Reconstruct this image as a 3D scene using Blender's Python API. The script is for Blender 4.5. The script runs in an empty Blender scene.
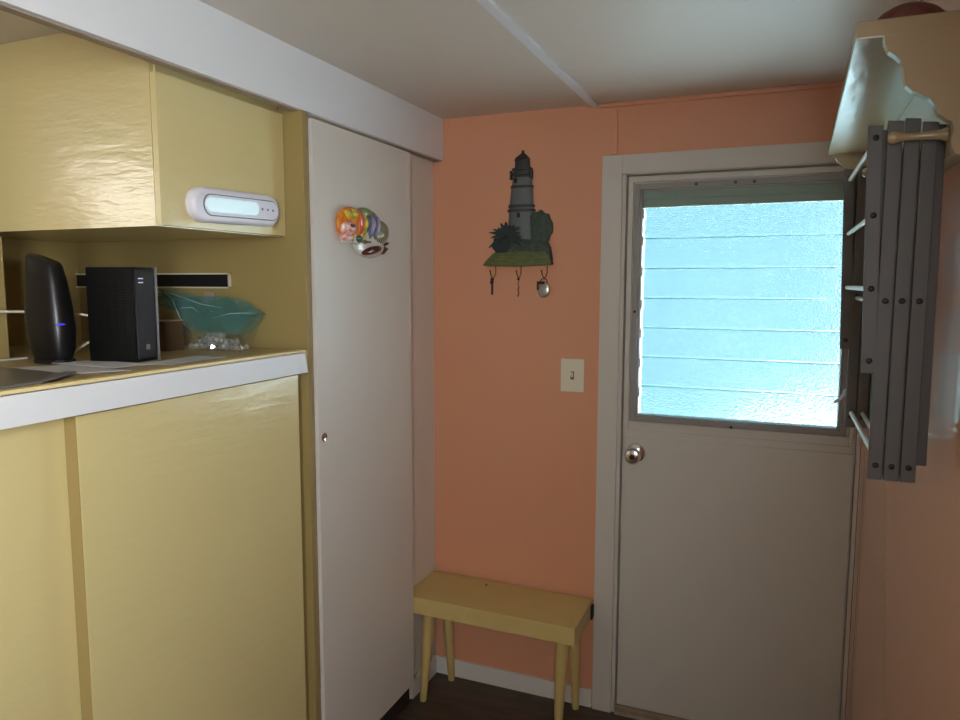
import bpy, bmesh, math, random
from mathutils import Vector, Matrix, Euler
random.seed(7)
S = bpy.context.scene
COL = S.collection
PI = math.pi

# ------------------------------------------------------------------ camera
cam_d = bpy.data.cameras.new('camera'); cam = bpy.data.objects.new('camera', cam_d); COL.objects.link(cam)
cam_d.sensor_fit = 'HORIZONTAL'; cam_d.sensor_width = 36.0; cam_d.lens = 36.0 * 722.65 / 960.0
cam_d.clip_start = 0.02
_yaw, _pitch, _roll = .3932, -.1059, .0019
F = Vector((-math.sin(_yaw) * math.cos(_pitch), math.cos(_yaw) * math.cos(_pitch), math.sin(_pitch)))
R = Vector((math.cos(_yaw), math.sin(_yaw), 0)); U = R.cross(F)
R2 = R * math.cos(_roll) + U * math.sin(_roll); U2 = -R * math.sin(_roll) + U * math.cos(_roll)
cam.matrix_world = Matrix(((R2.x, U2.x, -F.x, 1.1669), (R2.y, U2.y, -F.y, -2.4574), (R2.z, U2.z, -F.z, 1.5348), (0, 0, 0, 1)))
S.camera = cam

# ------------------------------------------------------------------ world, sun, window light, exposure
W = bpy.data.worlds.new('sky'); S.world = W; W.use_nodes = True
bg = W.node_tree.nodes['Background']; bg.inputs[0].default_value = (.46, .78, .93, 1); bg.inputs[1].default_value = 1.15
sd = bpy.data.lights.new('sun', 'SUN'); sd.energy = 72; sd.angle = math.radians(2); sd.color = (1, .97, .92)
sun = bpy.data.objects.new('sun', sd); COL.objects.link(sun); sun.rotation_euler = (math.radians(32), 0, math.radians(-25))

def area(name, loc, target, sx, sy, power, color):
    d = bpy.data.lights.new(name, 'AREA'); d.shape = 'RECTANGLE'; d.size = sx; d.size_y = sy; d.energy = power; d.color = color
    o = bpy.data.objects.new(name, d); COL.objects.link(o); o.location = loc
    o.rotation_euler = (Vector(target) - Vector(loc)).to_track_quat('-Z', 'Y').to_euler(); return o
area('rear_window_light', (.55, -4.25, 1.45), (.55, 0, 1.45), 1.2, .9, 1, (.9, .96, 1.0))
area('right_window_light', (1.39, -2.9, 1.55), (-.1, -1.7, 1.45), .7, .9, 31, (.93, .98, 1.0)).data.spread = math.radians(115)
area('side_window_light', (-2.25, -3.12, 1.97), (0, -2.5, 1.7), .7, .34, 6, (1.0, .97, .9))

S.view_settings.view_transform = 'Standard'; S.view_settings.look = 'None'
S.view_settings.gamma = 1; S.view_settings.exposure = 0.0
S.view_settings.use_curve_mapping = False

# ------------------------------------------------------------------ materials
def srgb(r, g, b):
    f = lambda c: (c / 255 / 12.92) if c / 255 <= .04045 else ((c / 255 + .055) / 1.055) ** 2.4
    return (f(r), f(g), f(b), 1)
def mat(name, color, rough=.5, metal=0, bump=None, var=None, spec=.5, coat=0, trans=0, emit=None, alpha=1, ior=None):
    m = bpy.data.materials.new(name); m.use_nodes = True; nt = m.node_tree; n = nt.nodes; b = n['Principled BSDF']
    b.inputs['Base Color'].default_value = color; b.inputs['Roughness'].default_value = rough
    b.inputs['Metallic'].default_value = metal; b.inputs['Specular IOR Level'].default_value = spec
    b.inputs['Coat Weight'].default_value = coat; b.inputs['Transmission Weight'].default_value = trans
    b.inputs['Alpha'].default_value = alpha
    if ior: b.inputs['IOR'].default_value = ior
    if emit: b.inputs['Emission Color'].default_value = emit[0]; b.inputs['Emission Strength'].default_value = emit[1]
    tc = n.new('ShaderNodeTexCoord')
    if var:      # (scale, color2, amount, stretch)
        mp = n.new('ShaderNodeMapping'); mp.inputs['Scale'].default_value = var[3] if len(var) > 3 else (1, 1, 1)
        no = n.new('ShaderNodeTexNoise'); no.inputs['Scale'].default_value = var[0]; no.inputs['Detail'].default_value = 5
        mx = n.new('ShaderNodeMix'); mx.data_type = 'RGBA'
        rmp = n.new('ShaderNodeMapRange'); rmp.inputs[1].default_value = .35; rmp.inputs[2].default_value = .7; rmp.inputs[4].default_value = var[2]
        nt.links.new(tc.outputs['Object'], mp.inputs[0]); nt.links.new(mp.outputs[0], no.inputs['Vector'])
        nt.links.new(no.outputs['Fac'], rmp.inputs[0]); nt.links.new(rmp.outputs[0], mx.inputs[0])
        mx.inputs[6].default_value = color; mx.inputs[7].default_value = var[1]
        nt.links.new(mx.outputs[2], b.inputs['Base Color'])
    if bump:     # (scale, strength, distance, stretch)
        mp = n.new('ShaderNodeMapping'); mp.inputs['Scale'].default_value = bump[3] if len(bump) > 3 else (1, 1, 1)
        no = n.new('ShaderNodeTexNoise'); no.inputs['Scale'].default_value = bump[0]; no.inputs['Detail'].default_value = 3
        bp = n.new('ShaderNodeBump'); bp.inputs['Strength'].default_value = bump[1]; bp.inputs['Distance'].default_value = bump[2]
        nt.links.new(tc.outputs['Object'], mp.inputs[0]); nt.links.new(mp.outputs[0], no.inputs['Vector'])
        nt.links.new(no.outputs['Fac'], bp.inputs['Height']); nt.links.new(bp.outputs[0], b.inputs['Normal'])
    return m
PINK = srgb(216, 154, 118)
YEL = srgb(212, 196, 140)
WHT = srgb(214, 208, 198)
M = dict(
    pink=mat('peach_paint', PINK, .38, bump=(18, .25, .002), var=(3, srgb(216, 148, 118), .5)),
    pink_gloss=mat('peach_gloss_paint', PINK, .24, bump=(10, .12, .002), spec=.8, coat=.5),
    ceiling=mat('ceiling_paint', srgb(214, 205, 192), .5, bump=(9, .2, .003)),
    white=mat('white_gloss_paint', WHT, .4, bump=(30, .2, .001, (1, 1, .3))),
    door=mat('door_paint', srgb(202, 196, 186), .45, bump=(25, .15, .001)),
    header=mat('header_paint', srgb(224, 225, 227), .45, bump=(20, .2, .001, (1, .3, 1))),
    jamb=mat('worn_jamb', srgb(168, 152, 132), .6, var=(20, srgb(120, 100, 80), .5)),
    yellow=mat('yellow_gloss_paint', YEL, .24, bump=(26, .35, .003, (1, .35, 1.6)), spec=.6),
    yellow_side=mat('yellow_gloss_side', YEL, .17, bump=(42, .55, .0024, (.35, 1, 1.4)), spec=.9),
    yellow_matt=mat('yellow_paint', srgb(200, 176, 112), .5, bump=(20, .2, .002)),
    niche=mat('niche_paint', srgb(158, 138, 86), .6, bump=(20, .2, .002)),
    counter=mat('counter_top', srgb(196, 176, 128), .35, var=(6, srgb(168, 146, 100), .7)),
    lip=mat('cream_lip', srgb(226, 208, 150), .4),
    bench=mat('bench_paint', srgb(204, 180, 116), .4, bump=(14, .25, .002, (.4, 1, 1)), var=(8, srgb(190, 160, 96), .4)),
    tan=mat('shelf_paint', srgb(178, 162, 126), .2, bump=(34, .45, .003, (1, .3, 1)), spec=.9),
    floor=mat('dark_floor', srgb(66, 54, 46), .5, bump=(30, .3, .002), var=(7, srgb(92, 76, 64), .8, (1, 4, 1))),
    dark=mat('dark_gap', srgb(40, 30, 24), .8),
    slat=mat('slat_paint', srgb(94, 95, 94), .5, bump=(40, .3, .001, (1, 1, .1))),
    rivet=mat('rivet_metal', srgb(60, 58, 58), .4, .8),
    dowel=mat('white_dowel', srgb(226, 228, 222), .35),
    chrome=mat('chrome', srgb(205, 200, 195), .18, 1),
    alu=mat('window_aluminium', srgb(176, 172, 166), .4, .35),
    aludark=mat('grey_window_frame', srgb(142, 138, 134), .5, .2),
    green=mat('greenish_rail', srgb(132, 150, 138), .5),
    black=mat('black_plastic', srgb(15, 15, 17), .4, coat=.08),
    blackmat=mat('black_matt', srgb(16, 16, 17), .6),
    greyedge=mat('grey_plastic', srgb(120, 118, 120), .4),
    whitep=mat('white_plastic', srgb(225, 225, 235), .35),
    plate=mat('ivory_plate', srgb(222, 215, 190), .4),
    cable=mat('white_cable', srgb(205, 195, 180), .5),
    paper=mat('paper', srgb(205, 205, 208), .7),
    tray=mat('grey_sheet', srgb(116, 112, 104), .3),
    card=mat('brown_cardboard', srgb(88, 66, 42), .8),
    green_relief=mat('dark_green_relief', srgb(44, 62, 52), .6, bump=(150, .8, .004), var=(60, srgb(78, 92, 78), .8)),
    palm=mat('palm_relief', srgb(26, 44, 42), .6, bump=(120, .5, .003)),
    grass=mat('grass_relief', srgb(74, 88, 44), .6, bump=(100, .5, .003), var=(30, srgb(120, 116, 56), .6, (1, 1, 4))),
    stone=mat('grey_tower', srgb(98, 105, 104), .6, bump=(80, .3, .002)),
    stonedark=mat('dark_tower_trim', srgb(52, 54, 54), .6),
    brass=mat('aged_brass', srgb(120, 96, 50), .4, .8),
    keydark=mat('dark_key', srgb(52, 40, 40), .4, .6),
    steel=mat('steel_key', srgb(175, 170, 160), .3, .9),
    orange=mat('orange_glaze', srgb(235, 150, 30), .2, coat=.5, var=(45, srgb(200, 80, 50), .9, (1, 2.4, 1))),
    pinkglaze=mat('pink_glaze', srgb(205, 120, 110), .25, coat=.5, var=(90, srgb(250, 235, 225), .9)),
    yellowglaze=mat('yellow_glaze', srgb(232, 190, 40), .2, coat=.5, var=(60, srgb(90, 130, 50), .9)),
    blueglaze=mat('blue_glaze', srgb(56, 66, 88), .2, coat=.5, var=(50, srgb(140, 150, 170), .8, (1, 3, 1))),
    greenglaze=mat('green_glaze', srgb(50, 84, 56), .2, coat=.5, var=(40, srgb(150, 170, 90), .6)),
    whiteglaze=mat('white_glaze', srgb(205, 200, 190), .2, coat=.5),
    redglaze=mat('dark_red_glaze', srgb(82, 22, 20), .25, coat=.4),
    brownglaze=mat('brown_glaze', srgb(84, 54, 44), .3, coat=.3),
    redbrown=mat('reddish_brown', srgb(122, 76, 64), .6, bump=(60, .8, .006), var=(40, srgb(90, 42, 36), .7)),
    pedge=mat('glass_edge', srgb(120, 160, 165), .4),
    redstripe=mat('red_glaze', srgb(196, 78, 44), .2, coat=.5), paleglaze=mat('pale_glaze', srgb(150, 140, 168), .2, coat=.5),
    edge=mat('shade_painted_edge', srgb(158, 136, 84), .7),  # darker yellow: shade of the side faces put into the colour
    fold_glint=mat('fold_glint_paint', srgb(150, 178, 178), .2),
    darkpanel=mat('dark_panel', srgb(38, 36, 40), .55, spec=.3),
    bead=mat('glass_bead', srgb(225, 228, 228), .14, .75),
    led=mat('frosted_lens', srgb(225, 245, 250), .3, emit=(srgb(190, 235, 245), .35)),
    blueled=mat('blue_led', srgb(60, 60, 230), .3, emit=(srgb(80, 70, 255), .6)),
    whiteled=mat('white_led', srgb(230, 230, 240), .3, emit=(srgb(220, 220, 255), .35)),
    ext=mat('exterior_white', srgb(222, 232, 242), .8),
    ground=mat('exterior_ground', srgb(200, 212, 222), .9), teal=mat('exterior_teal', srgb(34, 62, 70), .9), lawn=mat('lawn', srgb(48, 74, 62), .9),
)
# hex-dimpled modem skin
m = M['hex'] = mat('dimpled_black', srgb(8, 9, 10), .5, spec=.25)
nt = m.node_tree; tc = nt.nodes.new('ShaderNodeTexCoord'); vo = nt.nodes.new('ShaderNodeTexVoronoi'); vo.inputs['Scale'].default_value = 220
vo.inputs['Randomness'].default_value = .15
bp = nt.nodes.new('ShaderNodeBump'); bp.inputs['Strength'].default_value = 1; bp.inputs['Distance'].default_value = .0012
nt.links.new(tc.outputs['Object'], vo.inputs['Vector']); nt.links.new(vo.outputs['Distance'], bp.inputs['Height']); nt.links.new(bp.outputs[0], nt.nodes['Principled BSDF'].inputs['Normal'])
# striped green fish glaze
m = M['stripe'] = mat('striped_glaze', srgb(60, 80, 60), .25, coat=.5)
nt = m.node_tree; tc = nt.nodes.new('ShaderNodeTexCoord'); wv = nt.nodes.new('ShaderNodeTexWave'); wv.inputs['Scale'].default_value = 60; wv.bands_direction = 'DIAGONAL'
wv.inputs['Distortion'].default_value = 2
cr = nt.nodes.new('ShaderNodeValToRGB'); cr.color_ramp.elements[0].color = srgb(34, 58, 46); cr.color_ramp.elements[1].color = srgb(160, 165, 120)
nt.links.new(tc.outputs['Object'], wv.inputs['Vector']); nt.links.new(wv.outputs['Fac'], cr.inputs[0]); nt.links.new(cr.outputs[0], nt.nodes['Principled BSDF'].inputs['Base Color'])
# obscure window glass: rough refraction with a fine hammered surface
m = M['glass'] = bpy.data.materials.new('obscure_glass'); m.use_nodes = True; nt = m.node_tree
nt.nodes.remove(nt.nodes['Principled BSDF']); out = nt.nodes['Material Output']
gl = nt.nodes.new('ShaderNodeBsdfGlass'); gl.inputs['Color'].default_value = (.90, .98, 1.0, 1); gl.inputs['Roughness'].default_value = .2; gl.inputs['IOR'].default_value = 1.45
tc = nt.nodes.new('ShaderNodeTexCoord'); vo = nt.nodes.new('ShaderNodeTexVoronoi'); vo.inputs['Scale'].default_value = 160
bp = nt.nodes.new('ShaderNodeBump'); bp.inputs['Strength'].default_value = .4; bp.inputs['Distance'].default_value = .002
nt.links.new(tc.outputs['Object'], vo.inputs['Vector']); nt.links.new(vo.outputs['Distance'], bp.inputs['Height']); nt.links.new(bp.outputs[0], gl.inputs['Normal'])
nt.links.new(gl.outputs[0], out.inputs[0])
# thin teal plastic film
m = M['film'] = bpy.data.materials.new('teal_film'); m.use_nodes = True; nt = m.node_tree
b = nt.nodes['Principled BSDF']; b.inputs['Base Color'].default_value = srgb(104, 156, 160); b.inputs['Roughness'].default_value = .12
fn = nt.nodes.new('ShaderNodeTexNoise'); fn.inputs['Scale'].default_value = 38; fb = nt.nodes.new('ShaderNodeBump'); fb.inputs['Strength'].default_value = 1; fb.inputs['Distance'].default_value = .012
ft = nt.nodes.new('ShaderNodeTexCoord'); nt.links.new(ft.outputs['Object'], fn.inputs['Vector']); nt.links.new(fn.outputs['Fac'], fb.inputs['Height']); nt.links.new(fb.outputs[0], b.inputs['Normal'])
tr = nt.nodes.new('ShaderNodeBsdfTransparent'); tr.inputs[0].default_value = (.80, .92, .91, 1)
mx = nt.nodes.new('ShaderNodeMixShader'); mx.inputs[0].default_value = .2
nt.links.new(tr.outputs[0], mx.inputs[1]); nt.links.new(b.outputs[0], mx.inputs[2]); nt.links.new(mx.outputs[0], nt.nodes['Material Output'].inputs[0])
m = M['film_clear'] = m.copy(); m.name = 'clear_film'; nt = m.node_tree
[x for x in nt.nodes if x.type == 'MIX_SHADER'][0].inputs[0].default_value = .1; [x for x in nt.nodes if x.type == 'BSDF_TRANSPARENT'][0].inputs[0].default_value = (.95, .96, .95, 1)
[x for x in nt.nodes if x.type == 'BSDF_PRINCIPLED'][0].inputs['Base Color'].default_value = srgb(150, 150, 140)

# ------------------------------------------------------------------ mesh helpers (all coordinates are world coordinates)
def box(bm, x0, x1, y0, y1, z0, z1, bev=0, rot=0, piv=None, seg=2):
    ret = bmesh.ops.create_cube(bm, size=1); vs = ret['verts']
    for v in vs:
        v.co = Vector(((x0 + x1) / 2 + v.co.x * (x1 - x0), (y0 + y1) / 2 + v.co.y * (y1 - y0), (z0 + z1) / 2 + v.co.z * (z1 - z0)))
    if bev:
        es = list({e for v in vs for e in v.link_edges}); r = bmesh.ops.bevel(bm, geom=es, offset=bev, segments=seg, affect='EDGES', profile=.6)
        vs = list({v for f in r['faces'] for v in f.verts} | {v for v in vs if v.is_valid})
    if rot:
        bmesh.ops.rotate(bm, verts=vs, cent=piv or ((x0 + x1) / 2, (y0 + y1) / 2, (z0 + z1) / 2), matrix=Matrix.Rotation(rot, 3, 'Z'))
    return vs
def prism(bm, pts, d, origin=(0, 0, 0), bev=0):
    """polygon pts (list of 3-vectors) extruded by vector d"""
    vs = [bm.verts.new(Vector(p)) for p in pts]; f = bm.faces.new(vs)
    r = bmesh.ops.extrude_face_region(bm, geom=[f]); nv = [g for g in r['geom'] if isinstance(g, bmesh.types.BMVert)]
    bmesh.ops.translate(bm, verts=nv, vec=Vector(d))
    if bev:
        es = list({e for v in vs + nv for e in v.link_edges}); bmesh.ops.bevel(bm, geom=es, offset=bev, segments=2, affect='EDGES', profile=.6)
    return vs + nv
def tube(bm, pts, rad, seg=12, caps=True):
    pts = [Vector(p) for p in pts]; rads = rad if isinstance(rad, (list, tuple)) else [rad] * len(pts); rings = []
    t0 = (pts[1] - pts[0]).normalized(); ref = Vector((0, 0, 1)) if abs(t0.z) < .9 else Vector((1, 0, 0))
    n = t0.cross(ref).normalized()
    for i, p in enumerate(pts):
        a = pts[max(i - 1, 0)]; c = pts[min(i + 1, len(pts) - 1)]; t = (c - a).normalized()
        n = (n - t * n.dot(t)).normalized(); bn = t.cross(n)
        rings.append([bm.verts.new(p + (n * math.cos(k * 2 * PI / seg) + bn * math.sin(k * 2 * PI / seg)) * rads[i]) for k in range(seg)])
    for a, c in zip(rings, rings[1:]):
        for k in range(seg): bm.faces.new((a[k], a[(k + 1) % seg], c[(k + 1) % seg], c[k]))
    if caps: bm.faces.new(rings[0][::-1]); bm.faces.new(rings[-1])
def lathe(bm, prof, cen, axis='z', seg=24, a0=0, a1=2 * PI):
    """prof: (radius, height) pairs"""
    full = abs(a1 - a0 - 2 * PI) < 1e-6; n = seg if full else seg + 1; rings = []
    for r, h in prof:
        ring = []
        for k in range(n):
            a = a0 + (a1 - a0) * k / seg; c, s = r * math.cos(a), r * math.sin(a)
            p = {'z': (c, s, h), 'y': (c, h, s), 'x': (h, c, s)}[axis]
            ring.append(bm.verts.new(Vector(cen) + Vector(p)))
        rings.append(ring)
    for a, b_ in zip(rings, rings[1:]):
        for k in range(n if full else n - 1): bm.faces.new((a[k], a[(k + 1) % n], b_[(k + 1) % n], b_[k]))
    for ring in (rings[0], rings[-1]):
        try: bm.faces.new(ring)
        except ValueError: pass
def ellip(bm, c, r, seg=20, rings=12, rot=None):
    ret = bmesh.ops.create_uvsphere(bm, u_segments=seg, v_segments=rings, radius=1)
    mt = (rot.to_matrix() if rot else Matrix.Identity(3))
    for v in ret['verts']: v.co = mt @ Vector((v.co.x * r[0], v.co.y * r[1], v.co.z * r[2])) + Vector(c)
    return ret['verts']
ORG = {}
def obj(name, bm, m, parent=None, org=None, label=None, smooth=None, cat=None, group=None, kind=None):
    bmesh.ops.remove_doubles(bm, verts=bm.verts, dist=1e-6)
    bmesh.ops.recalc_face_normals(bm, faces=bm.faces)
    if org is None and not parent:
        xs = [v.co for v in bm.verts]; org = ((min(v.x for v in xs) + max(v.x for v in xs)) / 2, (min(v.y for v in xs) + max(v.y for v in xs)) / 2, min(v.z for v in xs))
    o_ = Vector(ORG[parent.name]) if parent else Vector(org)
    bmesh.ops.translate(bm, verts=bm.verts, vec=-o_)
    me = bpy.data.meshes.new(name); bm.to_mesh(me); bm.free()
    me.materials.append(M[m] if isinstance(m, str) else m)
    if smooth:
        for p in me.polygons: p.use_smooth = True
        try: me.set_sharp_from_angle(angle=math.radians(smooth))
        except Exception: pass
    o = bpy.data.objects.new(name, me); COL.objects.link(o)
    if parent: o.parent = parent
    else: o.location = o_
    ORG[o.name] = tuple(o_)
    if label: o['label'] = label
    if cat: o['category'] = cat
    if group: o['group'] = group
    if kind: o['kind'] = kind
    return o
def thing(name, label, cat, loc, group=None):
    o = bpy.data.objects.new(name, None); COL.objects.link(o); o.location = loc; o.empty_display_size = .05
    o['label'] = label; o['category'] = cat
    if group: o['group'] = group
    ORG[o.name] = tuple(loc); return o
def B(): return bmesh.new()
def struct(name, boxes, m, label, cat='room', bev=0, parent=None):
    bm = B()
    for b_ in boxes: box(bm, *b_, bev=bev)
    return obj(name, bm, m, parent, label=label if not parent else None, cat=None if parent else cat, kind=None if parent else 'structure')

H = 2.13
# ------------------------------------------------------------------ the setting
struct('floor', [(-2.4, 1.5, -4.4, .12, -.05, 0)], 'floor', 'dark brown mottled floor', 'floor')
struct('ceiling', [(-2.4, 1.5, -4.4, .12, H, H + .06)], 'ceiling', 'off-white painted ceiling with a seam batten', 'ceiling')
struct('wall_back', [(-1.0, .662, 0, .1, 0, H), (.662, 1.412, 0, .1, 1.9, H)], 'pink', 'peach painted wall beside and above the door', 'wall')
struct('wall_right', [(1.412, 1.5, -4.4, .1, 0, H)], 'pink_gloss', 'peach painted wall at the right carrying the shelf', 'wall')
struct('wall_left', [(-2.4, -2.3, -4.4, -1.9, 0, H)], 'pink', 'wall out of frame at the left', 'wall')
struct('wall_rear', [(-2.4, 1.5, -4.4, -4.3, 0, H)], 'pink', 'wall behind the viewer', 'wall')
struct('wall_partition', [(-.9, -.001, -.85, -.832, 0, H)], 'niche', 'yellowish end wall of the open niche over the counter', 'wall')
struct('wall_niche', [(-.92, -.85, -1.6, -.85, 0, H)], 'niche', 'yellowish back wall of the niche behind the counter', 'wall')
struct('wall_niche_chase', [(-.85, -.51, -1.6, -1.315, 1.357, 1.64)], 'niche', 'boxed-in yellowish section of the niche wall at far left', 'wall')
struct('wall_closet', [(-.07, -.042, -.235, 0, 0, H), (-.9, -.07, -.26, -.235, 0, H)], 'white', 'narrow white closet wall between sliding door and peach wall', 'wall')
struct('trim_1', [(-.013, 0.0, -2.3, -.001, 1.981, H)], 'header', 'long white header board running below the ceiling over the closets', 'trim')
struct('trim_2', [(-.036, -.014, -2.3, -.001, 1.979, H)], 'jamb', 'narrow track strip under the white header board', 'trim')
struct('trim_3', [(.5535, .5785, -4.3, -.001, H - .010, H)], 'header', 'thin batten over the ceiling seam', 'trim', bev=.002)
struct('trim_4', [(.579, 1.411, -.014, -.001, H - .014, H - .0005)], 'pink', 'peach moulding at the top of the wall over the door', 'trim', bev=.003)
struct('trim_5', [(.622, .642, -.008, -.001, 1.962, H - .022)], 'pink', 'thin peach upright batten above the door frame', 'trim', bev=.002)
struct('baseboard_back', [(-.041, .592, -.012, -.001, 0, .068)], 'white', 'white baseboard along the peach wall under the bench', 'baseboard', bev=.002)
struct('baseboard_left', [(-.0415, -.030, -.215, -.013, 0, .075)], 'white', 'short white baseboard on the closet wall behind the bench', 'baseboard', bev=.002)
struct('trim_6', [(-.0415, -.026, -.245, -.232, .02, 1.972)], 'white', 'thin white upright strip at the end of the closet wall', 'trim')
struct('trim_7', [(-.05, -.01, -.829, -.802, 0.0, 1.972)], 'jamb', 'grey-brown side jamb between yellow cabinet and white sliding door', 'trim')
struct('trim_8', [(-.058, -.028, -.80, -.2455, .0045, .097)], 'dark', 'recess board coloured dark for the shade under the white sliding door', 'trim')  # dark colour stands in for the shade below the door
struct('floor_closet', [(-.11, -.04, -.80, -.26, 0, .004)], 'dark', 'dark strip on the floor painted as the shade under the white sliding door', 'floor')  # floor shadow under the door, painted as a dark strip

bm = B(); box(bm, -.9, -.0405, -2.35, -.851, 2.085, 2.1); obj('ceiling_niche', bm, 'ceiling', label='low ceiling board inside the closet niche behind the white header', cat='ceiling', kind='structure')
# white sliding closet door
d2 = struct('door_2', [(-.028, 0.002, -.812, -.262, .1, 1.968)], 'white', 'plain white sliding closet door carrying the fish plaque', 'door', bev=.0015)
bm = B(); lathe(bm, [(.001, .002), (.011, .002), (.013, .0035), (.011, .005), (.008, .0035), (.001, .003)], (0, -.787, 1.105), 'x', 16)
obj('finger_pull', bm, 'chrome', d2, label='small round metal finger pull', smooth=40)

# entrance door
dr = thing('door_1', 'off-white entrance door with a louvred obscure-glass window and round knob', 'door', (1.04, .03, 0)); dr['kind'] = 'structure'
bm = B()   # slab with the opening
X0, X1, Z0, Z1 = .682, 1.398, .03, 1.888
wx0, wx1, wz0, wz1 = .722, 1.352, 1.078, 1.84
for b_ in [(X0, X1, .004, .044, Z0, wz0), (X0, X1, .004, .044, wz1, Z1), (X0, wx0, .004, .044, wz0, wz1), (wx1, X1, .004, .044, wz0, wz1)]: box(bm, *b_)
obj('door_slab', bm, 'door', dr)
bm = B(); box(bm, X0 + .012, X1 - .004, -.001, .004, .05, 1.012, bev=.0015); obj('door_panel', bm, 'door', dr)
bm = B()   # mouldings round the window
for b_ in [(.692, 1.386, -.003, .004, 1.056, 1.066), (.692, 1.386, -.001, .004, 1.022, 1.036), (.690, 1.390, -.006, .004, 1.868, 1.882), (.690, .700, -.006, .004, 1.04, 1.868), (1.378, 1.388, -.006, .004, 1.04, 1.868)]: box(bm, *b_, bev=.001)
obj('window_moulding', bm, 'door', dr)
bm = B()
for b_ in [(.704, .722, -.008, .03, 1.068, 1.862), (1.352, 1.370, -.008, .03, 1.068, 1.862), (.722, 1.352, -.008, .03, 1.068, 1.084), (.722, 1.352, -.008, .03, 1.842, 1.862)]: box(bm, *b_, bev=.0015)
for b_ in [(.722, .729, .0, .04, 1.084, 1.842), (1.345, 1.352, .0, .04, 1.084, 1.842), (.729, 1.345, .0, .04, 1.084, 1.089)]: box(bm, *b_, bev=.001)
wf = obj('window_frame', bm, 'aludark', dr, label='grey metal frame of the louvred window')
bm = B(); box(bm, .729, 1.345, .012, .045, 1.786, 1.842, bev=.002); box(bm, .729, 1.345, .006, .012, 1.812, 1.818); obj('head_rail', bm, 'green', wf, label='greenish grey rail above the glass')
bm = B()
for z in (1.15, 1.25, 1.35, 1.45, 1.56, 1.66, 1.75): box(bm, .7292, .735, .006, .05, z, z + .03, bev=.001)
box(bm, .729, .731, .004, .05, 1.09, 1.786); obj('louvre_clips', bm, 'alu', wf, label='small metal clips holding the panes at the left')
n = 7; pitch = (1.786 - 1.089) / n
for k in range(n):
    bm = B(); z0 = 1.089 + k * pitch - .004; vs = box(bm, .7355, 1.344, .026, .032, z0, z0 + pitch + .006, bev=.001)
    bmesh.ops.rotate(bm, verts=bm.verts, cent=(1, .029, z0 + pitch / 2), matrix=Matrix.Rotation(math.radians(-5), 3, 'X'))
    lp = obj('louvre_pane', bm, 'glass', wf)
    bm = B(); box(bm, .7355, 1.344, .0225, .0245, z0 + .0005, z0 + .0025); obj('pane_edge', bm, 'pedge', lp, label='thin greenish lower edge of the glass')
bm = B(); tube(bm, [(1.36, -.008, 1.21), (1.357, -.035, 1.205), (1.345, -.05, 1.19), (1.328, -.052, 1.178)], [.005, .005, .004, .005], 10)
obj('crank_handle', bm, 'whitep', wf, label='small white window crank', smooth=60)
bm = B()
for x, z in ((.714, 1.44), (.90, 1.852), (1.02, 1.852), (1.075, 1.852), (1.035, 1.07)): lathe(bm, [(.0005, -.011), (.0045, -.0105), (.005, -.008), (.005, -.005)], (x, 0, z), 'y', 10)
obj('screws', bm, 'rivet', wf, label='dark screw heads and holes', smooth=50)
bm = B(); lathe(bm, [(.001, -.004), (.031, -.004), (.033, -.006), (.031, -.011), (.022, -.016), (.014, -.018), (.012, -.036), (.013, -.040), (.024, -.046), (.0275, -.056), (.027, -.066), (.022, -.073), (.012, -.076), (.001, -.076)], (.729, 0, .957), 'y', 32)
kb = obj('door_knob', bm, 'chrome', dr, label='round chrome knob with key cylinder', smooth=35)
bm = B(); lathe(bm, [(.0005, -.0785), (.009, -.0785), (.0095, -.0765), (.0095, -.075)], (.729, 0, .957), 'y', 20); box(bm, .728, .730, -.0792, -.078, .951, .963)
obj('key_cylinder', bm, 'rivet', kb, smooth=40)
bm = B()   # door casing
for b_ in [(.596, .664, -.016, 0.0, 0, 1.958), (.664, 1.411, -.016, 0.0, 1.896, 1.958)]: box(bm, *b_, bev=.0015)
obj('trim_9', bm, 'door', label='flat off-white casing around the entrance door', cat='trim', kind='structure')
bm = B()
for b_ in [(.656, .676, -.006, .09, 0, 1.896), (.676, 1.411, -.006, .09, 1.893, 1.905), (1.400, 1.4115, -.006, .09, 0, 1.893), (.676, .70, .05, .09, 0, 1.893), (1.385, 1.40, .05, .09, 0, 1.893), (.70, 1.385, .05, .09, 1.872, 1.893)]: box(bm, *b_, bev=.001)
obj('trim_10', bm, 'door', label='off-white jamb lining the entrance door opening', cat='trim', kind='structure')
bm = B(); box(bm, .677, 1.399, -.02, .09, 0, .014, bev=.003); box(bm, .677, 1.399, .0, .02, .014, .024, bev=.002)
obj('trim_11', bm, 'jamb', label='worn brown threshold strip below the entrance door', cat='trim', kind='structure')
bm = B(); box(bm, .66, 1.43, .092, .1, 0, .1); 
obj('trim_12', bm, 'dark', label='dark sill edge outside the door bottom', cat='trim', kind='structure')

# made-up outdoors: surfaces added to bounce sunlight in and tint the obscure glass
bm = B(); box(bm, -5, 6, .12, 3.0, -.25, -.2); box(bm, 1.05, 6, 3.0, 5.95, -.25, -.2); obj('floor_bounce_outside', bm, 'ground', label='added pale slab outside the door bouncing sunlight into the room', cat='ground', kind='structure')  # added reflector, throws sunlight up onto ceiling and shelf underside
bm = B(); box(bm, -8, 12, 3.0, 14, -.27, -.252); obj('ground_backdrop', bm, 'lawn', label='added dark green lawn beyond the slab, dimming the view through the glass', cat='ground', kind='structure')  # added dark ground, keeps the lower panes from getting too bright
bm = B(); prism(bm, [(2.1, 4.2, -.2), (4.4, .9, -.2), (4.4, .9, 2.9), (2.1, 4.2, 2.9)], (.1, .07, 0)); obj('wall_bounce_outside', bm, 'ext', label='added unseen white wall outside bouncing sunlight onto the closets', cat='wall', kind='structure')  # added out-of-view reflector lighting the closet fronts
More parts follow.
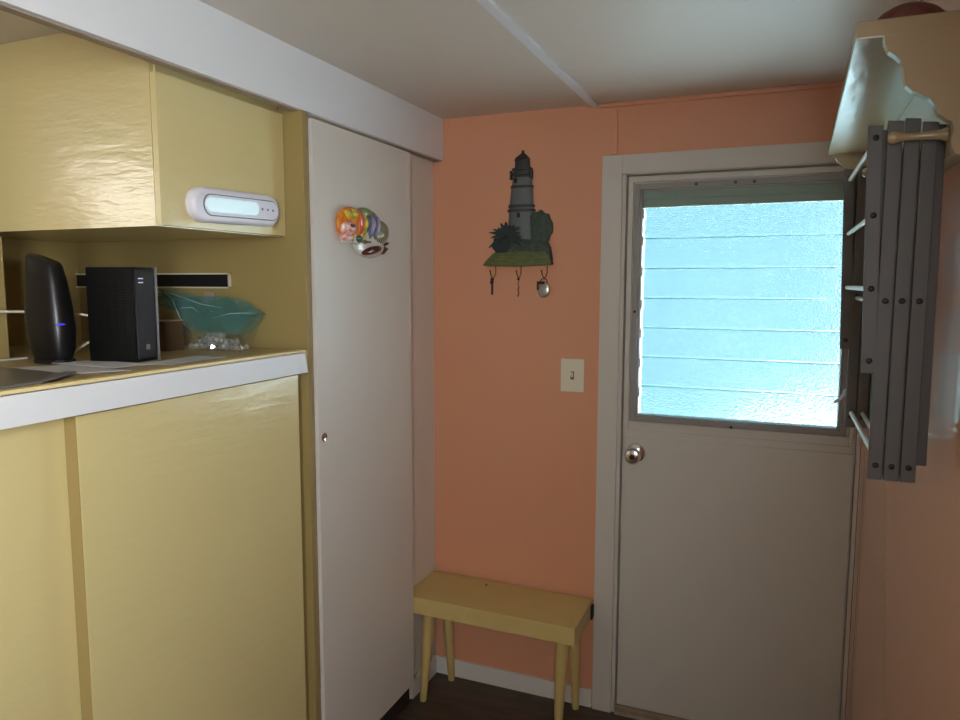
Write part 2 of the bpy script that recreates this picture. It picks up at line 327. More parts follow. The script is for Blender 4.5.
bm = B(); box(bm, -4.5, 2.0, 6.0, 6.1, -.2, 2.6); obj('wall_backdrop', bm, 'teal', label='added teal backdrop wall setting the dim cyan of the glass', cat='wall', kind='structure')  # added; dark teal stands in for a shaded facade behind the panes

# ------------------------------------------------------------------ built-in cabinets on the left
bc = thing('base_cabinet', 'tall yellow base cabinet with two sliding doors under the counter', 'cabinet', (-.4, -1.6, 0))
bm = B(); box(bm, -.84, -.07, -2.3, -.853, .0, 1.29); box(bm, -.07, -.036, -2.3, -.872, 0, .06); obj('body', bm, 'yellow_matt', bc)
bm = B(); box(bm, -.0695, -.022, -.8735, -.853, 0, 1.29); obj('stile', bm, 'edge', bc, label='side stile in yellow darkened for its shade')
bm = B(); box(bm, -.031, 0.0, -1.548, -.895, .04, 1.294, bev=.0015); sld = obj('sliding_door', bm, 'yellow', bc, label='front sliding door at the right, glossy yellow')
bm = B(); box(bm, -.0305, -.001, -1.5495, -1.5482, .041, 1.293); obj('door_edge', bm, 'edge', sld, label='side edge coloured darker for its shade')
bm = B(); box(bm, -.064, -.034, -2.2, -1.50, .04, 1.294, bev=.0015); obj('sliding_door', bm, 'yellow', bc, label='recessed sliding door at the left')
ct = thing('countertop', 'yellow-brown countertop with a white front edge over the base cabinet', 'countertop', (-.4, -1.6, 1.295))
bm = B(); box(bm, -.845, .0, -2.3, -.852, 1.2955, 1.354, bev=0); obj('slab', bm, 'counter', ct)
bm = B(); prism(bm, [(.0005, -2.3, 1.3), (.0005, -.885, 1.3), (.0005, -.897, 1.353), (.0005, -2.3, 1.353)], (.024, 0, 0), bev=.0015); obj('edge_trim', bm, 'header', ct, label='white painted front edge board')
bm = B(); box(bm, .0, .0235, -2.3, -.892, 1.3545, 1.3615, bev=.002); obj('edge_lip', bm, 'lip', ct, label='thin cream lip above the white edge')

wc = thing('wall_cabinet', 'yellow glossy overhead cabinet above the niche, push light on its front', 'cabinet', (-.4, -1.07, 1.656))
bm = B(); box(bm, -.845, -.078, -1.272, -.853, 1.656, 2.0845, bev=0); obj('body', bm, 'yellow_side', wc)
bm = B(); box(bm, -.0775, -.060, -1.2722, -.853, 1.658, 1.975, bev=.0015); obj('front_panel', bm, 'yellow', wc, label='front board facing the aisle')
bm = B(); box(bm, -.0655, -.0602, -1.2735, -1.2685, 1.656, 2.0845); obj('corner_bead', bm, 'yellow', wc, label='paint-chipped corner strip')

pl = thing('push_light', 'white pill-shaped stick-on light on the front of the yellow overhead cabinet', 'lamp', (-.05, -1.03, 1.68))
def pill(bm, x0, x1, cy, cz, L, Hh, bev, tilt=math.radians(1.5)):
    pts = []; r = Hh / 2; a = L / 2 - r
    for s, c0 in ((1, a), (-1, -a)):
        for k in range(13):
            t = -PI / 2 + PI * k / 12; yy, zz = (c0 + r * math.cos(t) * s, r * math.sin(t) * s)
            pts.append((x0, cy + yy * math.cos(tilt) - zz * math.sin(tilt), cz + yy * math.sin(tilt) + zz * math.cos(tilt)))
    vs = prism(bm, pts, (x1 - x0, 0, 0)); 
    if bev:
        top = [e for e in bm.edges if all(abs(v.co.x - x1) < 1e-5 for v in e.verts)]
        bmesh.ops.bevel(bm, geom=top, offset=bev, segments=3, affect='EDGES', profile=.5)
bm = B(); pill(bm, -.0595, -.034, -1.055, 1.713, .300, .078, .010); obj('housing', bm, 'whitep', pl, smooth=40)
bm = B(); pill(bm, -.0345, -.0325, -1.047, 1.713, .262, .050, .001); pn = obj('face_plate', bm, 'greyedge', pl, label='grey seam around the lens plate')
bm = B(); pill(bm, -.0326, -.0315, -1.047, 1.713, .256, .045, 0); pn = obj('inner_plate', bm, 'whitep', pl)
bm = B(); pill(bm, -.0316, -.029, -1.083, 1.7125, .178, .032, .001); obj('lens', bm, 'led', pl, label='bright frosted lens strip')
bm = B()
for y in (-.98, -.96, -.94): lathe(bm, [(.0005, -.0305), (.003, -.0305), (.003, -.0316)], (0, y, 1.7165), 'x', 12)
obj('button', bm, 'greyedge', pl, label='tiny grey control dots')

# ------------------------------------------------------------------ things on the counter
CZ = 1.3545
# leaning-sided black router
rt = thing('wireless_router', 'slim black tapering router standing upright at the left of the niche', 'router', (-.352, -1.325, CZ))
def slab_outline(bm, cx, cy, outline, depth, rot, round_=.012):
    """outline = (half-left, half-right, z) rows; lens-shaped cross-section"""
    rings = []
    for l, r, z, dd in outline:
        ring = []; 
        for k in range(24):
            a = 2 * PI * k / 24; c, s = math.cos(a), math.sin(a)
            sx = math.copysign(abs(c) ** .55, c); sy = math.copysign(abs(s) ** .75, s)
            x = (l + r) / 2 + (r - l) / 2 * sx; y = dd / 2 * sy
            ring.append(bm.verts.new((cx + x * math.cos(rot) - y * math.sin(rot), cy + x * math.sin(rot) + y * math.cos(rot), z(x) if callable(z) else z)))
        rings.append(ring)
    for a, b_ in zip(rings, rings[1:]):
        for k in range(24): bm.faces.new((a[k], a[(k + 1) % 24], b_[(k + 1) % 24], b_[k]))
    bm.faces.new(rings[0][::-1]); bm.faces.new(rings[-1])
RY = -1.325
bm = B()
slab_outline(bm, -.352, RY, [(-.038, .046, CZ + .008, .05), (-.044, .053, CZ + .03, .062), (-.050, .056, CZ + .075, .068), (-.052, .052, CZ + .12, .066), (-.050, .043, CZ + .18, .056), (-.047, .034, lambda x: CZ + .240 - .32 * (x + .045), .046), (-.043, .030, lambda x: CZ + .246 - .32 * (x + .045), .038)], 0, math.radians(6))
obj('shell', bm, 'black', rt, smooth=50)
bm = B(); slab_outline(bm, -.352, RY, [(-.036, .052, CZ, .058), (-.036, .052, CZ + .008, .058)], 0, math.radians(6)); obj('foot', bm, 'blackmat', rt)
bm = B(); slab_outline(bm, -.352, RY, [(-.0513, .0563, CZ + .088, .0685), (-.0513, .0560, CZ + .0892, .0685)], 0, math.radians(6)); obj('seam_ring', bm, 'blackmat', rt)
bm = B(); ellip(bm, (-.301, RY - .012, CZ + .088), (.006, .012, .0025)); obj('status_light', bm, 'blueled', rt, label='small blue glowing light', smooth=60)
bm = B(); ellip(bm, (-.402, RY - .010, CZ + .055), (.005, .006, .006)); obj('button', bm, 'blackmat', rt, smooth=60)

# modem box with dimpled side
md = thing('cable_modem', 'boxy black modem with a dimpled side standing in the middle of the niche', 'modem', (-.25, -1.21, CZ))
MR = math.radians(12); MP = (-.163, -1.262, 0)
def mbox(bm, *a, **k):
    box(bm, MP[0] + a[0], MP[0] + a[1], MP[1] + a[2], MP[1] + a[3], CZ + a[4], CZ + a[5], rot=MR, piv=MP, **k)
bm = B(); mbox(bm, -.120, -.002, .0, .080, .0, .215, bev=.004); obj('shell', bm, 'hex', md, smooth=30)
bm = B(); mbox(bm, -.004, .002, .006, .070, .008, .208, bev=.002); obj('front_panel', bm, 'darkpanel', md, label='smooth dark panel with indicator lights')
bm = B(); mbox(bm, -.002, .004, .0775, .081, .0, .216, bev=.002); obj('edge_strip', bm, 'greyedge', md, label='grey edge strip')
bm = B()
for z in (.188, .179): mbox(bm, .002, .0032, .014, .030, z, z + .0025)
obj('indicator_light', bm, 'whiteled', md, label='two short pale light bars')
bm = B(); mbox(bm, .002, .004, .032, .044, .028, .040, bev=.002); obj('button', bm, 'greyedge', md)

# black bar on end wall
sb = thing('wall_bar', 'long thin black bar with pale edges fixed on the niche wall behind the modem', 'bar', (-.54, -.87, 1.50))
bm = B(); box(bm, -.845, -.254, -.860, -.8515, 1.5235, 1.5575); obj('body', bm, 'blackmat', sb)
bm = B()
for b_ in [(-.848, -.2505, -.862, -.8515, 1.519, 1.523), (-.848, -.2505, -.862, -.8515, 1.558, 1.562), (-.2535, -.2505, -.862, -.8515, 1.519, 1.562)]: box(bm, *b_)
obj('edge_frame', bm, 'plate', sb, label='pale grey edges')
# wall plate behind bag
bm = B(); box(bm, -.345, -.310, -.8565, -.8505, 1.480, 1.510, bev=.002); obj('wall_plate', bm, 'jamb', label='small tan wall plate under the black bar behind the plastic bag', cat='wall plate')
# cardboard box
cb = thing('cardboard_box', 'small brown cardboard box standing between the modem and the plastic bag', 'box', (-.35, -1.0, CZ))
bm = B(); box(bm, -.385, -.318, -1.03, -.965, CZ, 1.433, bev=.002); obj('carton', bm, 'card', cb)
bm = B(); box(bm, -.385, -.318, -1.0312, -.964, 1.4332, 1.435); obj('lid_flap', bm, 'jamb', cb, label='paler lid flap')

# plastic bag with glass beads
bm = B(); import mathutils
N1, N2 = 44, 22
def bagpt(u, v, s):
    # u along x (left to right), v up; s = front/back sheet
    x = -.445 + .355 * u
    top = 1.518 - .045 * u - .012 * math.sin(u * 7) * u
    if u < .28: low = 1.452 - .018 * u / .28
    else: low = 1.434 - (1.434 - CZ - .003) * min(1, (u - .28) / .06)
    if u > .8: top -= (u - .8) * .06
    if u > .86: low = CZ + .003 + (u - .86) * .55
    z = low + (top - low) * v
    th = .034 * max(0.02, math.sin(PI * min(1, max(0, (u - .2) * 1.15)))) ** .6 * (1 - v ** 1.3) + .003
    fold = .012 * abs(math.sin(9 * u + 6 * v)) - .012 * abs(math.sin(17 * u - 9 * v + 1)) + .008 * abs(math.sin(29 * u + 20 * v)) - .003
    y = -.945 + s * th + fold * (1 if s < 0 else .6) * (.3 + .7 * v) + .03 * v
    return (x, y, z)
for s in (-1, 1):
    g = [[bm.verts.new(bagpt(i / N1, j / N2, s)) for j in range(N2 + 1)] for i in range(N1 + 1)]
    for i in range(N1):
        for j in range(N2): bm.faces.new((g[i][j], g[i + 1][j], g[i + 1][j + 1], g[i][j + 1]))
bag = obj('plastic_bag', bm, 'film', label='crumpled teal see-through plastic bag lying at the right end of the counter', cat='bag', smooth=180)
bag.data.materials.append(M['film_clear'])
for p in bag.data.polygons:
    if (p.index % N2) < N2 * .30: p.material_index = 1
k = 0
for row, (zz, cnt, yy) in enumerate([(.0105, 10, -.958), (.0105, 9, -.938), (.026, 8, -.95), (.040, 4, -.945)]):
    for i in range(cnt):
        bm = B(); r = random.uniform(.0092, .0115); x = -.296 + (i + .5 * (row % 2)) * .0178 + row * .010
        bmesh.ops.create_icosphere(bm, subdivisions=1, radius=r, matrix=Matrix.Translation((x, yy + random.uniform(-.002, .002), CZ + zz)) @ Euler((random.random(), random.random(), random.random())).to_matrix().to_4x4())
        obj('glass_bead', bm, 'bead', label='shiny faceted glass bead heaped at the bottom of the teal bag', cat='bead', group='glass beads in the plastic bag')
bm = B()
g = [[bm.verts.new(Vector(bagpt(.02 + .93 * i / 40, .42 + .5 * j / 12 + .06 * math.sin(i * .5), -1)) + Vector((0, -.007 - .006 * abs(math.sin(i * .55 - j * .4)), .004))) for j in range(13)] for i in range(41)]
for i in range(40):
    for j in range(12): bm.faces.new((g[i][j], g[i + 1][j], g[i + 1][j + 1], g[i][j + 1]))
obj('folded_mouth', bm, 'film', bag, smooth=180)
for uv in ([(.10, .95), (.2, .75), (.34, .5), (.48, .34)], [(.10, .96), (.3, .9), (.5, .86), (.68, .8)], [(.62, .6), (.76, .72), (.88, .82), (.95, .88)], [(.3, .62), (.38, .78), (.46, .7)]):  # fold ridges in a pale colour, painted in as highlights
    bm = B(); tube(bm, [Vector(bagpt(u, v, -1)) + Vector((0, -.016, 0)) for u, v in uv], [.0004] + [.0013] * (len(uv) - 2) + [.0004], 6)
    obj('fold_glint', bm, 'fold_glint', bag, smooth=60, label='fold ridge coloured pale as a painted highlight')
# papers and grey sheet
def sheet(name, pts, z, m, lab, cat, th=.001, lift=0):
    bm = B(); prism(bm, [(x, y, z + lift * i) for i, (x, y) in enumerate(pts)], (0, 0, th)); return obj(name, bm, m, label=lab, cat=cat)
gs = thing('counter_mat', 'flat dark grey glass mat with pale rim at the left end of the counter', 'mat', (-.2, -1.7, CZ))
bm = B(); prism(bm, [(-.34, -1.452, CZ + .0002), (-.34, -2.1, CZ + .0002), (-.03, -2.1, CZ + .0002), (-.03, -1.60, CZ + .0002), (-.11, -1.476, CZ + .0002)], (0, 0, .004)); obj('plate', bm, 'tray', gs)
bm = B(); prism(bm, [(-.045, -2.1, CZ + .0045), (-.024, -2.1, CZ + .0045), (-.024, -1.59, CZ + .0045), (-.10, -1.462, CZ + .0045), (-.118, -1.474, CZ + .0045), (-.045, -1.60, CZ + .0045)], (0, 0, .003)); obj('rim', bm, 'greyedge', gs, label='pale rim strip')
sheet('paper_sheet', [(-.335, -1.445), (-.13, -1.47), (-.06, -1.37), (-.26, -1.345)], CZ + .0004, 'paper', 'white paper sheet lying in front of the black router', 'paper')
sheet('paper_sheet', [(-.32, -1.35), (-.12, -1.36), (-.10, -1.27), (-.29, -1.275)], CZ + .0018, 'paper', 'white paper sheet lying between the router and the modem', 'paper')
sheet('paper_sheet', [(-.145, -1.27), (-.06, -1.26), (-.075, -1.08), (-.155, -1.09)], CZ + .0004, 'paper', 'pale paper sheet sticking out at the foot of the modem', 'paper')
bm = B(); tube(bm, [(-.5065, -1.55, 1.478), (-.47, -1.45, 1.472), (-.452, -1.33, 1.468), (-.44, -1.262, 1.463), (-.36, -1.25, 1.462), (-.315, -1.235, 1.455), (-.306, -1.19, 1.446), (-.297, -1.17, 1.444)], .0032, 8)
obj('power_cable', bm, 'cable', label='upper white cable crossing behind the router to the modem', cat='cable', smooth=80)
bm = B(); tube(bm, [(-.44, -1.22, CZ + .005), (-.42, -1.24, CZ + .006), (-.37, -1.25, CZ + .02), (-.33, -1.225, CZ + .052), (-.306, -1.2, CZ + .064), (-.300, -1.19, CZ + .066)], .003, 8)
obj('network_cable', bm, 'cable', label='lower white cable rising from the counter behind the modem', cat='cable', smooth=80)
bm = B(); tube(bm, [(-.47, -1.30, CZ + .003), (-.475, -1.36, CZ + .003), (-.49, -1.41, CZ + .01), (-.504, -1.45, CZ + .004)], .0025, 8)
obj('thin_cable', bm, 'cable', label='short pale cable on the counter at the far left', cat='cable', smooth=80)

# ------------------------------------------------------------------ fish plaque on the sliding door
fp = thing('fish_plaque', 'colourful ceramic plaque of three tropical fish on the white sliding door', 'wall decoration', (.003, -.56, 1.61))
def fy(px): return -.705 + (px - 339.5) * .0056
def fz(py): return 1.759 - (py - 207) * .00292
def disc(name, px0, px1, py0, py1, th, m, parent, rot=0, x=.003, lab=None):
    bm = B(); ellip(bm, (x + th * .35, (fy(px0) + fy(px1)) / 2, (fz(py0) + fz(py1)) / 2), (th, (fy(px1) - fy(px0)) / 2, (fz(py0) - fz(py1)) / 2), 24, 14, Euler((rot, 0, 0)))
    for v in bm.verts: v.co.x = max(v.co.x, .0025)
    return obj(name, bm, m, parent, label=lab, smooth=60)
disc('bowl_shape', 352, 384, 232, 258, .016, 'whiteglaze', fp, lab='white glazed lower belly')
disc('mouth', 358, 379, 245, 255, .024, 'redglaze', fp, rot=.15, lab='dark red oval hollow')
f1 = disc('fish', 337, 362, 209, 243, .024, 'orange', fp, lab='orange and yellow fish at the left')
disc('fish_face', 338, 351, 222, 238, .030, 'pinkglaze', f1, lab='pink and white dotted face')
disc('fish_fin', 353, 366, 212, 243, .018, 'yellowglaze', f1, rot=-.1, lab='yellow and green fin')
f2 = disc('fish', 359, 376, 209, 241, .026, 'blueglaze', fp, rot=-.1, lab='slate blue fish in the middle')
disc('fish_fin', 355, 370, 207.5, 220, .022, 'greenglaze', f2, lab='green upper fin')
f3 = disc('fish', 367, 386, 217.5, 243, .026, 'stripe', fp, lab='green striped fish at the right')
for a, b_, c, d, mm in ((346, 350, 211, 224, 'yellowglaze'), (351.5, 355.5, 210.5, 238, 'redstripe'), (356, 359, 213, 236, 'yellowglaze'), (341, 344.5, 213, 224, 'yellowglaze')):
    disc('fish_stripe', a, b_, c, d, .031, mm, f1, rot=.05)
for a, b_, c, d in ((363.5, 365.5, 214, 236), (368.5, 371, 213, 237)): disc('fish_stripe', a, b_, c, d, .032, 'paleglaze', f2, rot=-.1)
disc('fish_fin', 349, 354, 236, 244, .031, 'greenglaze', f1, rot=.3, lab='small green lower fin')
disc('fish_fin', 340, 346, 237, 243.5, .029, 'pinkglaze', f1, rot=-.3, lab='pale pink lower fin')
disc('fish_eye', 370, 375, 231, 238, .034, 'whiteglaze', f3)
disc('fish_eye', 341, 345.5, 226, 231.5, .036, 'redglaze', f1)
bm = B()
for k, px in enumerate((344, 349, 355, 361, 366)):
    a = fy(px)
    prism(bm, [(.004, a - .012, fz(245)), (.004, a + .014, fz(245)), (.004, a + .002, fz(233))], (.026, 0, 0))
obj('coral_base', bm, 'whiteglaze', fp, label='white spiky coral')
disc('reef', 342, 372, 239.5, 245.5, .022, 'greenglaze', fp)
bm = B(); prism(bm, [(.004, fy(375), fz(240)), (.004, fy(388), fz(247)), (.004, fy(383), fz(253)), (.004, fy(378), fz(254)), (.004, fy(384), fz(247.5)), (.004, fy(373), fz(241))], (.01, 0, 0), bev=.001)
prism(bm, [(.004, fy(384), fz(242.5)), (.004, fy(388), fz(240)), (.004, fy(388.5), fz(241.5)), (.004, fy(385), fz(244))], (.01, 0, 0))
obj('tail', bm, 'brownglaze', fp, label='thin brown forked tail')

# ------------------------------------------------------------------ lighthouse key holder
lh = thing('lighthouse_key_holder', 'metal key holder shaped like a grey lighthouse with palms on the peach wall', 'key holder', (.3, -.001, 1.597))
def lx(px): return .299 + (px - 520.5) * .00379
def lz(py): return 1.597 + (267 - py) * .00345
bm = B()
def tower(bm, prof, d=.45):
    # half-round relief, profile rows (px_left, px_right, py)
    rings = []
    for l, r, y in prof:
        c = (lx(l) + lx(r)) / 2; rr = (lx(r) - lx(l)) / 2
        rings.append([bm.verts.new((c - rr * math.cos(PI * k / 14), -.004 - rr * d * math.sin(PI * k / 14), lz(y))) for k in range(15)] +
                     [bm.verts.new((c + rr, -.001, lz(y))), bm.verts.new((c - rr, -.001, lz(y)))])
    for a, b_ in zip(rings, rings[1:]):
        for k in range(17): bm.faces.new((a[k], a[(k + 1) % 17], b_[(k + 1) % 17], b_[k]))
    bm.faces.new(rings[0][::-1]); bm.faces.new(rings[-1])
tower(bm, [(507, 537, 258), (509, 535.5, 235), (510.5, 535, 212)]); tower(bm, [(510.5, 534.6, 211.9), (512.5, 533.4, 188)]); tower(bm, [(513, 533, 187), (514, 532.5, 178)])
tw = obj('tower', bm, 'stone', lh, smooth=50)
bm = B()
for l, r, a, b_ in ((509, 536, 212.5, 210), (509.8, 535.4, 208, 205.5), (512, 534, 188.5, 186.2), (512.5, 533.6, 175.5, 173.5), (513, 533, 170.5, 168.8)):
    bm = B(); tower(bm, [(l, r, a), (l, r, b_)], .6); obj('band', bm, 'stonedark', tw, smooth=50)
pass
bm = B(); tower(bm, [(514.5, 531.5, 178), (514.5, 531.5, 168)], .35); tower(bm, [(516, 530.5, 169), (516, 530, 160)], .5)
obj('lantern_room', bm, 'stonedark', tw, smooth=50)
bm = B(); tower(bm, [(515, 531, 160.5), (517, 529, 157.5), (521, 526, 154.5), (522, 524.6, 153.4), (522.2, 524.6, 151)], .7); obj('dome', bm, 'stonedark', tw, smooth=50)
bm = B()
for x, y in ((518, 181), (521.5, 216)):
    bm = B(); box(bm, lx(x - 1.4), lx(x + 1.4), -.029 if y > 200 else -.022, -.005, lz(y + 2.5), lz(y - 2.2), bev=.002); obj('tower_window', bm, 'blackmat', tw, label='small dark window')
bm = B(); box(bm, lx(512), lx(513.6), -.02, -.004, lz(180), lz(171), bev=.001); obj('gallery_bracket', bm, 'stonedark', tw); bm = B(); box(bm, lx(532.3), lx(533.9), -.02, -.004, lz(180), lz(171), bev=.001); obj('gallery_bracket', bm, 'stonedark', tw)
def blob(pts, dep, m, name, bev=.003, par=lh):
    bm = B(); prism(bm, [(lx(a), -.0015, lz(b_)) for a, b_ in pts], (0, -dep, 0), bev=bev); return obj(name, bm, m, par, smooth=40)
def ring_pts(cx, cy, rx, ry, n=22, j=.08, a0=0, a1=2 * PI):
    return [(cx + rx * (1 + j * math.sin(k * 2.7)) * math.cos(a0 + (a1 - a0) * k / n), cy + ry * (1 + j * math.sin(k * 2.7)) * math.sin(a0 + (a1 - a0) * k / n)) for k in range(n)]
blob(ring_pts(540.5, 229, 13.2, 17), .016, 'green_relief', 'tree')
blob([(493, 262), (500, 251), (506, 243), (520, 240), (532, 241), (544, 244), (549, 243), (552, 249), (554, 262)], .031, 'green_relief', 'bushes')
blob([(486.5, 266.8), (490, 262), (497, 254.5), (520, 253), (549, 253), (552, 258), (554.5, 265), (554, 266.5), (520, 268)], .035, 'grass', 'grassy_base')
bm = B()
for k in range(15):
    a = math.radians(-25 + k * 16.5); cxp, cyp = 510.5, 237; L = 16.5 + 2 * math.sin(k * 1.9)
    if 200 < (k * 16.5) < 215: continue
    pts = []
    for t in range(7):
        f = t / 6; pts.append((cxp + L * f * math.cos(a), cyp - L * f * math.sin(a) + 3.5 * f * f))
    nrm = Vector((math.sin(a), math.cos(a)))
    wd = lambda f: 1.5 * math.sin(PI * min(1, f * .9 + .1)) + .15
    up = [(p[0] + nrm.x * wd(i / 6), p[1] + nrm.y * wd(i / 6)) for i, p in enumerate(pts)]; dn = [(p[0] - nrm.x * wd(i / 6), p[1] - nrm.y * wd(i / 6)) for i, p in enumerate(pts)]
    prism(bm, [(lx(a_), -.0315 - .0003 * k, lz(b_)) for a_, b_ in up + dn[::-1]], (0, -.008, 0))
prism(bm, [(lx(a_), -.002, lz(b_)) for a_, b_ in ring_pts(505.5, 246, 9.5, 9, 16, .12)], (0, -.031, 0))
obj('palm', bm, 'palm', lh)
for px, tipx in ((498, 494), (523.5, 520.5), (549, 545)):
    bm = B(); r = .0021; x0, x1 = lx(px), lx(tipx)
    tube(bm, [(x0, -.014, lz(267.5)), (x0, -.014, lz(274)), (x0 - .003, -.017, lz(278)), ((x0 + x1) / 2, -.022, lz(280)), (x1 + .002, -.028, lz(277)), (x1 - .001, -.031, lz(271.5))], [r, r, r, r, r, r * 1.3], 10)
    obj('hook', bm, 'brass', lh, smooth=60)
# things on the hooks
bm = B(); lathe(bm, [(.0045, -.0018), (.0065, -.0018), (.0065, .0018), (.0045, .0018)], (lx(495.6), -.0235, lz(281.2)), 'y', 20); box(bm, lx(494.6), lx(496.6), -.0255, -.0225, lz(297), lz(283), bev=.001); box(bm, lx(493.4), lx(497), -.0252, -.0228, lz(285.6), lz(282.4), bev=.001)
obj('key', bm, 'keydark', label='small dark key on the left hook of the lighthouse holder', cat='key')
bm = B(); zz = lz(281); pts = [(lx(521.9) + .0016 * math.sin(k * .9), -.0235 + .0016 * math.cos(k * .9), zz - k * .0032) for k in range(20)]; tube(bm, pts, [.0014 if k < 9 else .0019 for k in range(20)], 8)
lathe(bm, [(.003, -.0012), (.0048, -.0012), (.0048, .0012), (.003, .0012)], (lx(521.9), -.0235, zz + .001), 'y', 16)
obj('key_chain', bm, 'keydark', label='thin twisted metal chain on the middle hook of the lighthouse holder', cat='chain', smooth=60)
kr = thing('key_ring', 'round pale metal tag on a ring on the right hook of the lighthouse holder', 'key ring', (lx(547), -.0235, lz(300)))
bm = B(); ellip(bm, (lx(546.8), -.024, lz(291.8)), (.0225, .006, .027), 20, 12); obj('tag', bm, 'steel', kr, smooth=60)
bm = B(); c = Vector((lx(546.6), -.0235, lz(284))); tube(bm, [c + Vector((.013 * math.cos(t * PI / 10), 0, .013 * math.sin(t * PI / 10))) for t in range(21)], .0015, 8, caps=False); obj('ring', bm, 'keydark', kr, smooth=60)
bm = B(); box(bm, lx(540.5), lx(542.2), -.031, -.028, lz(292), lz(283.5), bev=.001); box(bm, lx(540.5), lx(548), -.0305, -.0285, lz(286), lz(283), bev=.001); obj('key', bm, 'keydark', kr)

# ------------------------------------------------------------------ switch plate
sp = thing('light_switch', 'ivory single light switch on the peach wall beside the door casing', 'light switch', (.5, -.001, 1.155))
bm = B(); box(bm, .459, .543, -.0065, -.001, 1.155, 1.272, bev=.0025); obj('plate', bm, 'plate', sp)
bm = B(); box(bm, .4945, .5075, -.0072, -.0064, 1.199, 1.227); obj('toggle_slot', bm, 'brass', sp, label='dark slot around the toggle')
bm = B(); prism(bm, [(.497, -.007, 1.206), (.497, -.007, 1.219), (.497, -.019, 1.226), (.497, -.019, 1.219)], (.008, 0, 0), bev=.0008); obj('toggle', bm, 'plate', sp)
bm = B()
for z in (1.181, 1.245):
    bm = B(); lathe(bm, [(.0004, -.0074), (.0028, -.0072), (.003, -.0064)], (.501, 0, z), 'y', 10); obj('screw', bm, 'plate', sp)

# ------------------------------------------------------------------ bench
be = thing('bench', 'small yellow painted bench with tapered legs against the peach wall', 'bench', (.28, -.13, 0))
bm = B(); prism(bm, [(-.041, -.258, .358), (-.041, -.258, .421), (.592, -.258, .413), (.592, -.258, .352)], (0, .244, 0), bev=.003); obj('seat', bm, 'bench', be)
for (tx, ty), (fx_, fy_) in (((.025, -.185), (.008, -.205)), ((.033, -.055), (.045, -.037)), ((.535, -.200), (.527, -.218)), ((.535, -.055), (.540, -.036))):
    bm = B(); tube(bm, [(fx_, fy_, 0), (fx_, fy_, .004), ((tx + fx_) / 2, (ty + fy_) / 2, .18), (tx, ty, .352)], [.0115, .0125, .019, .024], 20); obj('leg', bm, 'bench', be, smooth=40)
bm = B(); box(bm, .5922, .5985, -.05, -.034, .352, .402, bev=.001); box(bm, .5985, .602, -.044, -.038, .36, .408, bev=.001); obj('hinge', bm, 'blackmat', be, label='black metal clip at the right end')
bm = B(); box(bm, -.0435, -.0412, -.251, -.24, .36, .40); obj('hinge', bm, 'blackmat', be, label='black metal clip at the left end')
bm = B(); lathe(bm, [(.0004, .4205), (.004, .4203), (.0045, .418)], (.20, -.06, 0), 'z', 12); obj('screw', bm, 'rivet', be)

# ------------------------------------------------------------------ shelf with pegs on the right wall
sh = thing('peg_shelf', 'tan painted wall shelf with scalloped brackets and pegs on the right wall', 'shelf', (1.35, -.7, 1.72))
bm = B(); prism(bm, [(1.253, -1.208, 1.896), (1.411, -1.208, 1.896), (1.411, -.15, 1.896), (1.272, -.15, 1.896)], (0, 0, .026), bev=.0025); obj('top_board', bm, 'tan', sh)
bm = B(); box(bm, 1.388, 1.411, -1.195, -.175, 1.722, 1.8955, bev=.002); obj('back_board', bm, 'tan', sh)
prof = [(1.4105, 1.8955), (1.290, 1.8955), (1.2915, 1.884), (1.297, 1.873), (1.307, 1.865), (1.314, 1.857), (1.318, 1.846), (1.319, 1.832), (1.322, 1.822), (1.331, 1.813), (1.342, 1.808), (1.352, 1.802), (1.360, 1.791), (1.366, 1.779), (1.374, 1.771), (1.383, 1.766), (1.3855, 1.755), (1.383, 1.742), (1.384, 1.730), (1.390, 1.720), (1.4105, 1.716)]
for y0 in (-1.2155, -.172):
    bm = B(); prism(bm, [(x, y0, z) for x, z in prof], (0, .019, 0), bev=0); obj('bracket', bm, 'tan', sh)
for y in (-1.168, -.79, -.42):
    bm = B(); lathe(bm, [(.0095, 1.3875), (.0105, 1.384), (.0075, 1.378), (.0062, 1.36), (.0056, 1.337), (.0062, 1.327), (.0085, 1.321), (.0098, 1.316), (.0088, 1.311), (.005, 1.3075), (.001, 1.307)], (0, y, 1.757), 'x', 18)
    obj('peg', bm, 'tan', sh, smooth=50)
bm = B(); lathe(bm, [(.054, 1.9245), (.060, 1.928), (.058, 1.938), (.051, 1.950), (.040, 1.961), (.026, 1.969), (.012, 1.973), (.001, 1.974)], (1.335, -1.10, -.002), 'z', 32)
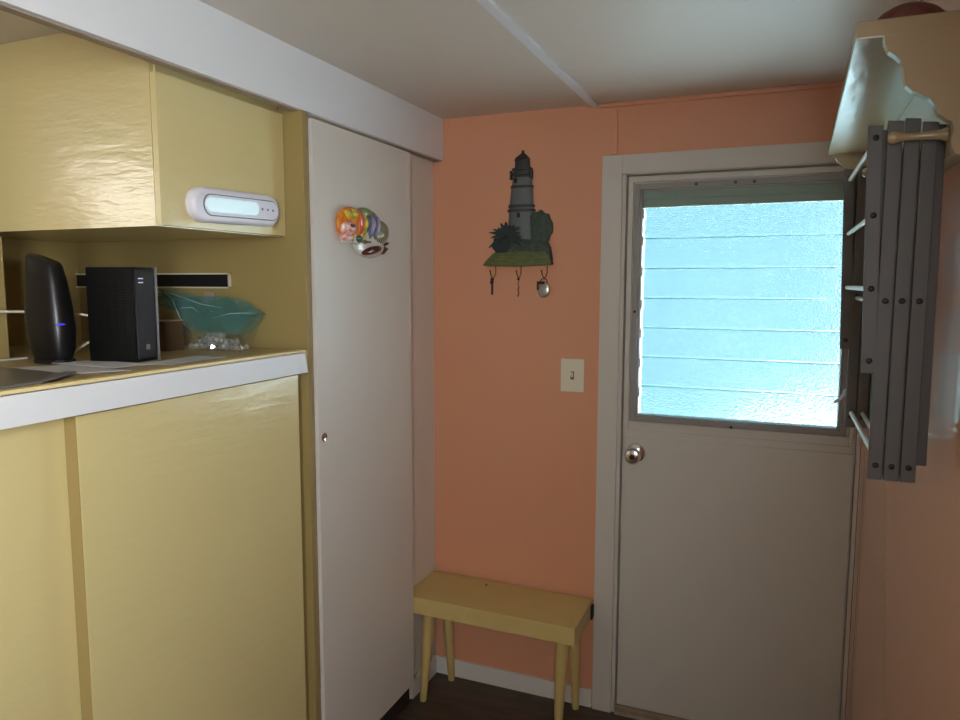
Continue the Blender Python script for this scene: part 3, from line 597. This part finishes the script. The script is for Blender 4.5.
obj('bowl', bm, 'redbrown', label='reddish brown dome-shaped bowl lying upturned on top of the wall shelf', cat='bowl', smooth=50)

# ------------------------------------------------------------------ folding drying rack hanging on pegs
rk = thing('folding_drying_rack', 'folded grey slatted drying rack with white dowels hanging from the shelf pegs', 'drying rack', (1.34, -.92, 1.22))
def slat(x0, z0, x1, z1, y, w=.0214, t=.009):
    bm = B(); hw = w / 2; d = Vector((x1 - x0, 0, z1 - z0)).normalized(); nn = Vector((d.z, 0, -d.x)) * hw
    a, b_ = Vector((x0, y, z0)), Vector((x1, y, z1))
    prism(bm, [a - nn, a + nn, b_ + nn - d * .002, b_ - nn], (0, t, 0), bev=.0018)
    return obj('slat', bm, 'slat', rk)
def rivet(x, z, y, r=.0048):
    bm = B(); lathe(bm, [(.0003, -.0026), (r * .55, -.0024), (r * .9, -.0014), (r, 0)], (x, y, z), 'y', 14); obj('rivet', bm, 'rivet', rk, smooth=50)
def side(y, s):
    yf, yb = (y, y + s * .0105)
    for xx, zt in ((1.3195, 1.786), (1.3425, 1.788), (1.3660, 1.781)):
        slat(xx, 1.219, xx, zt, y)
    slat(1.302, 1.392, 1.292, 1.781, y)
    slat(1.3105, 1.40, 1.3085, 1.775, y + .0105); slat(1.331, 1.225, 1.331, 1.74, y + .0105); slat(1.354, 1.225, 1.356, 1.74, y + .0105)
    slat(1.3835, 1.246, 1.3795, 1.778, y + .0105, w=.0175)
for y in (-1.155, -.69): side(y, 1)
for y in (-1.155, -.69):
    for x in (1.3195, 1.3425, 1.3660): rivet(x, 1.508, y); rivet(x, 1.243, y)
    for x, z in ((1.293, 1.761), (1.2955, 1.642), (1.2985, 1.527), (1.3015, 1.412)): rivet(x, z, y)
for x, z in ((1.294, 1.757), (1.296, 1.642), (1.299, 1.527), (1.3195, 1.504), (1.3205, 1.252), (1.3425, 1.252), (1.3425, 1.63), (1.366, 1.508), (1.366, 1.252), (1.345, 1.7685)):
    bm = B(); tube(bm, [(x, -1.147, z), (x, -.695, z)], .0045, 14); obj('dowel', bm, 'dowel', rk, label='white round dowel', smooth=60)
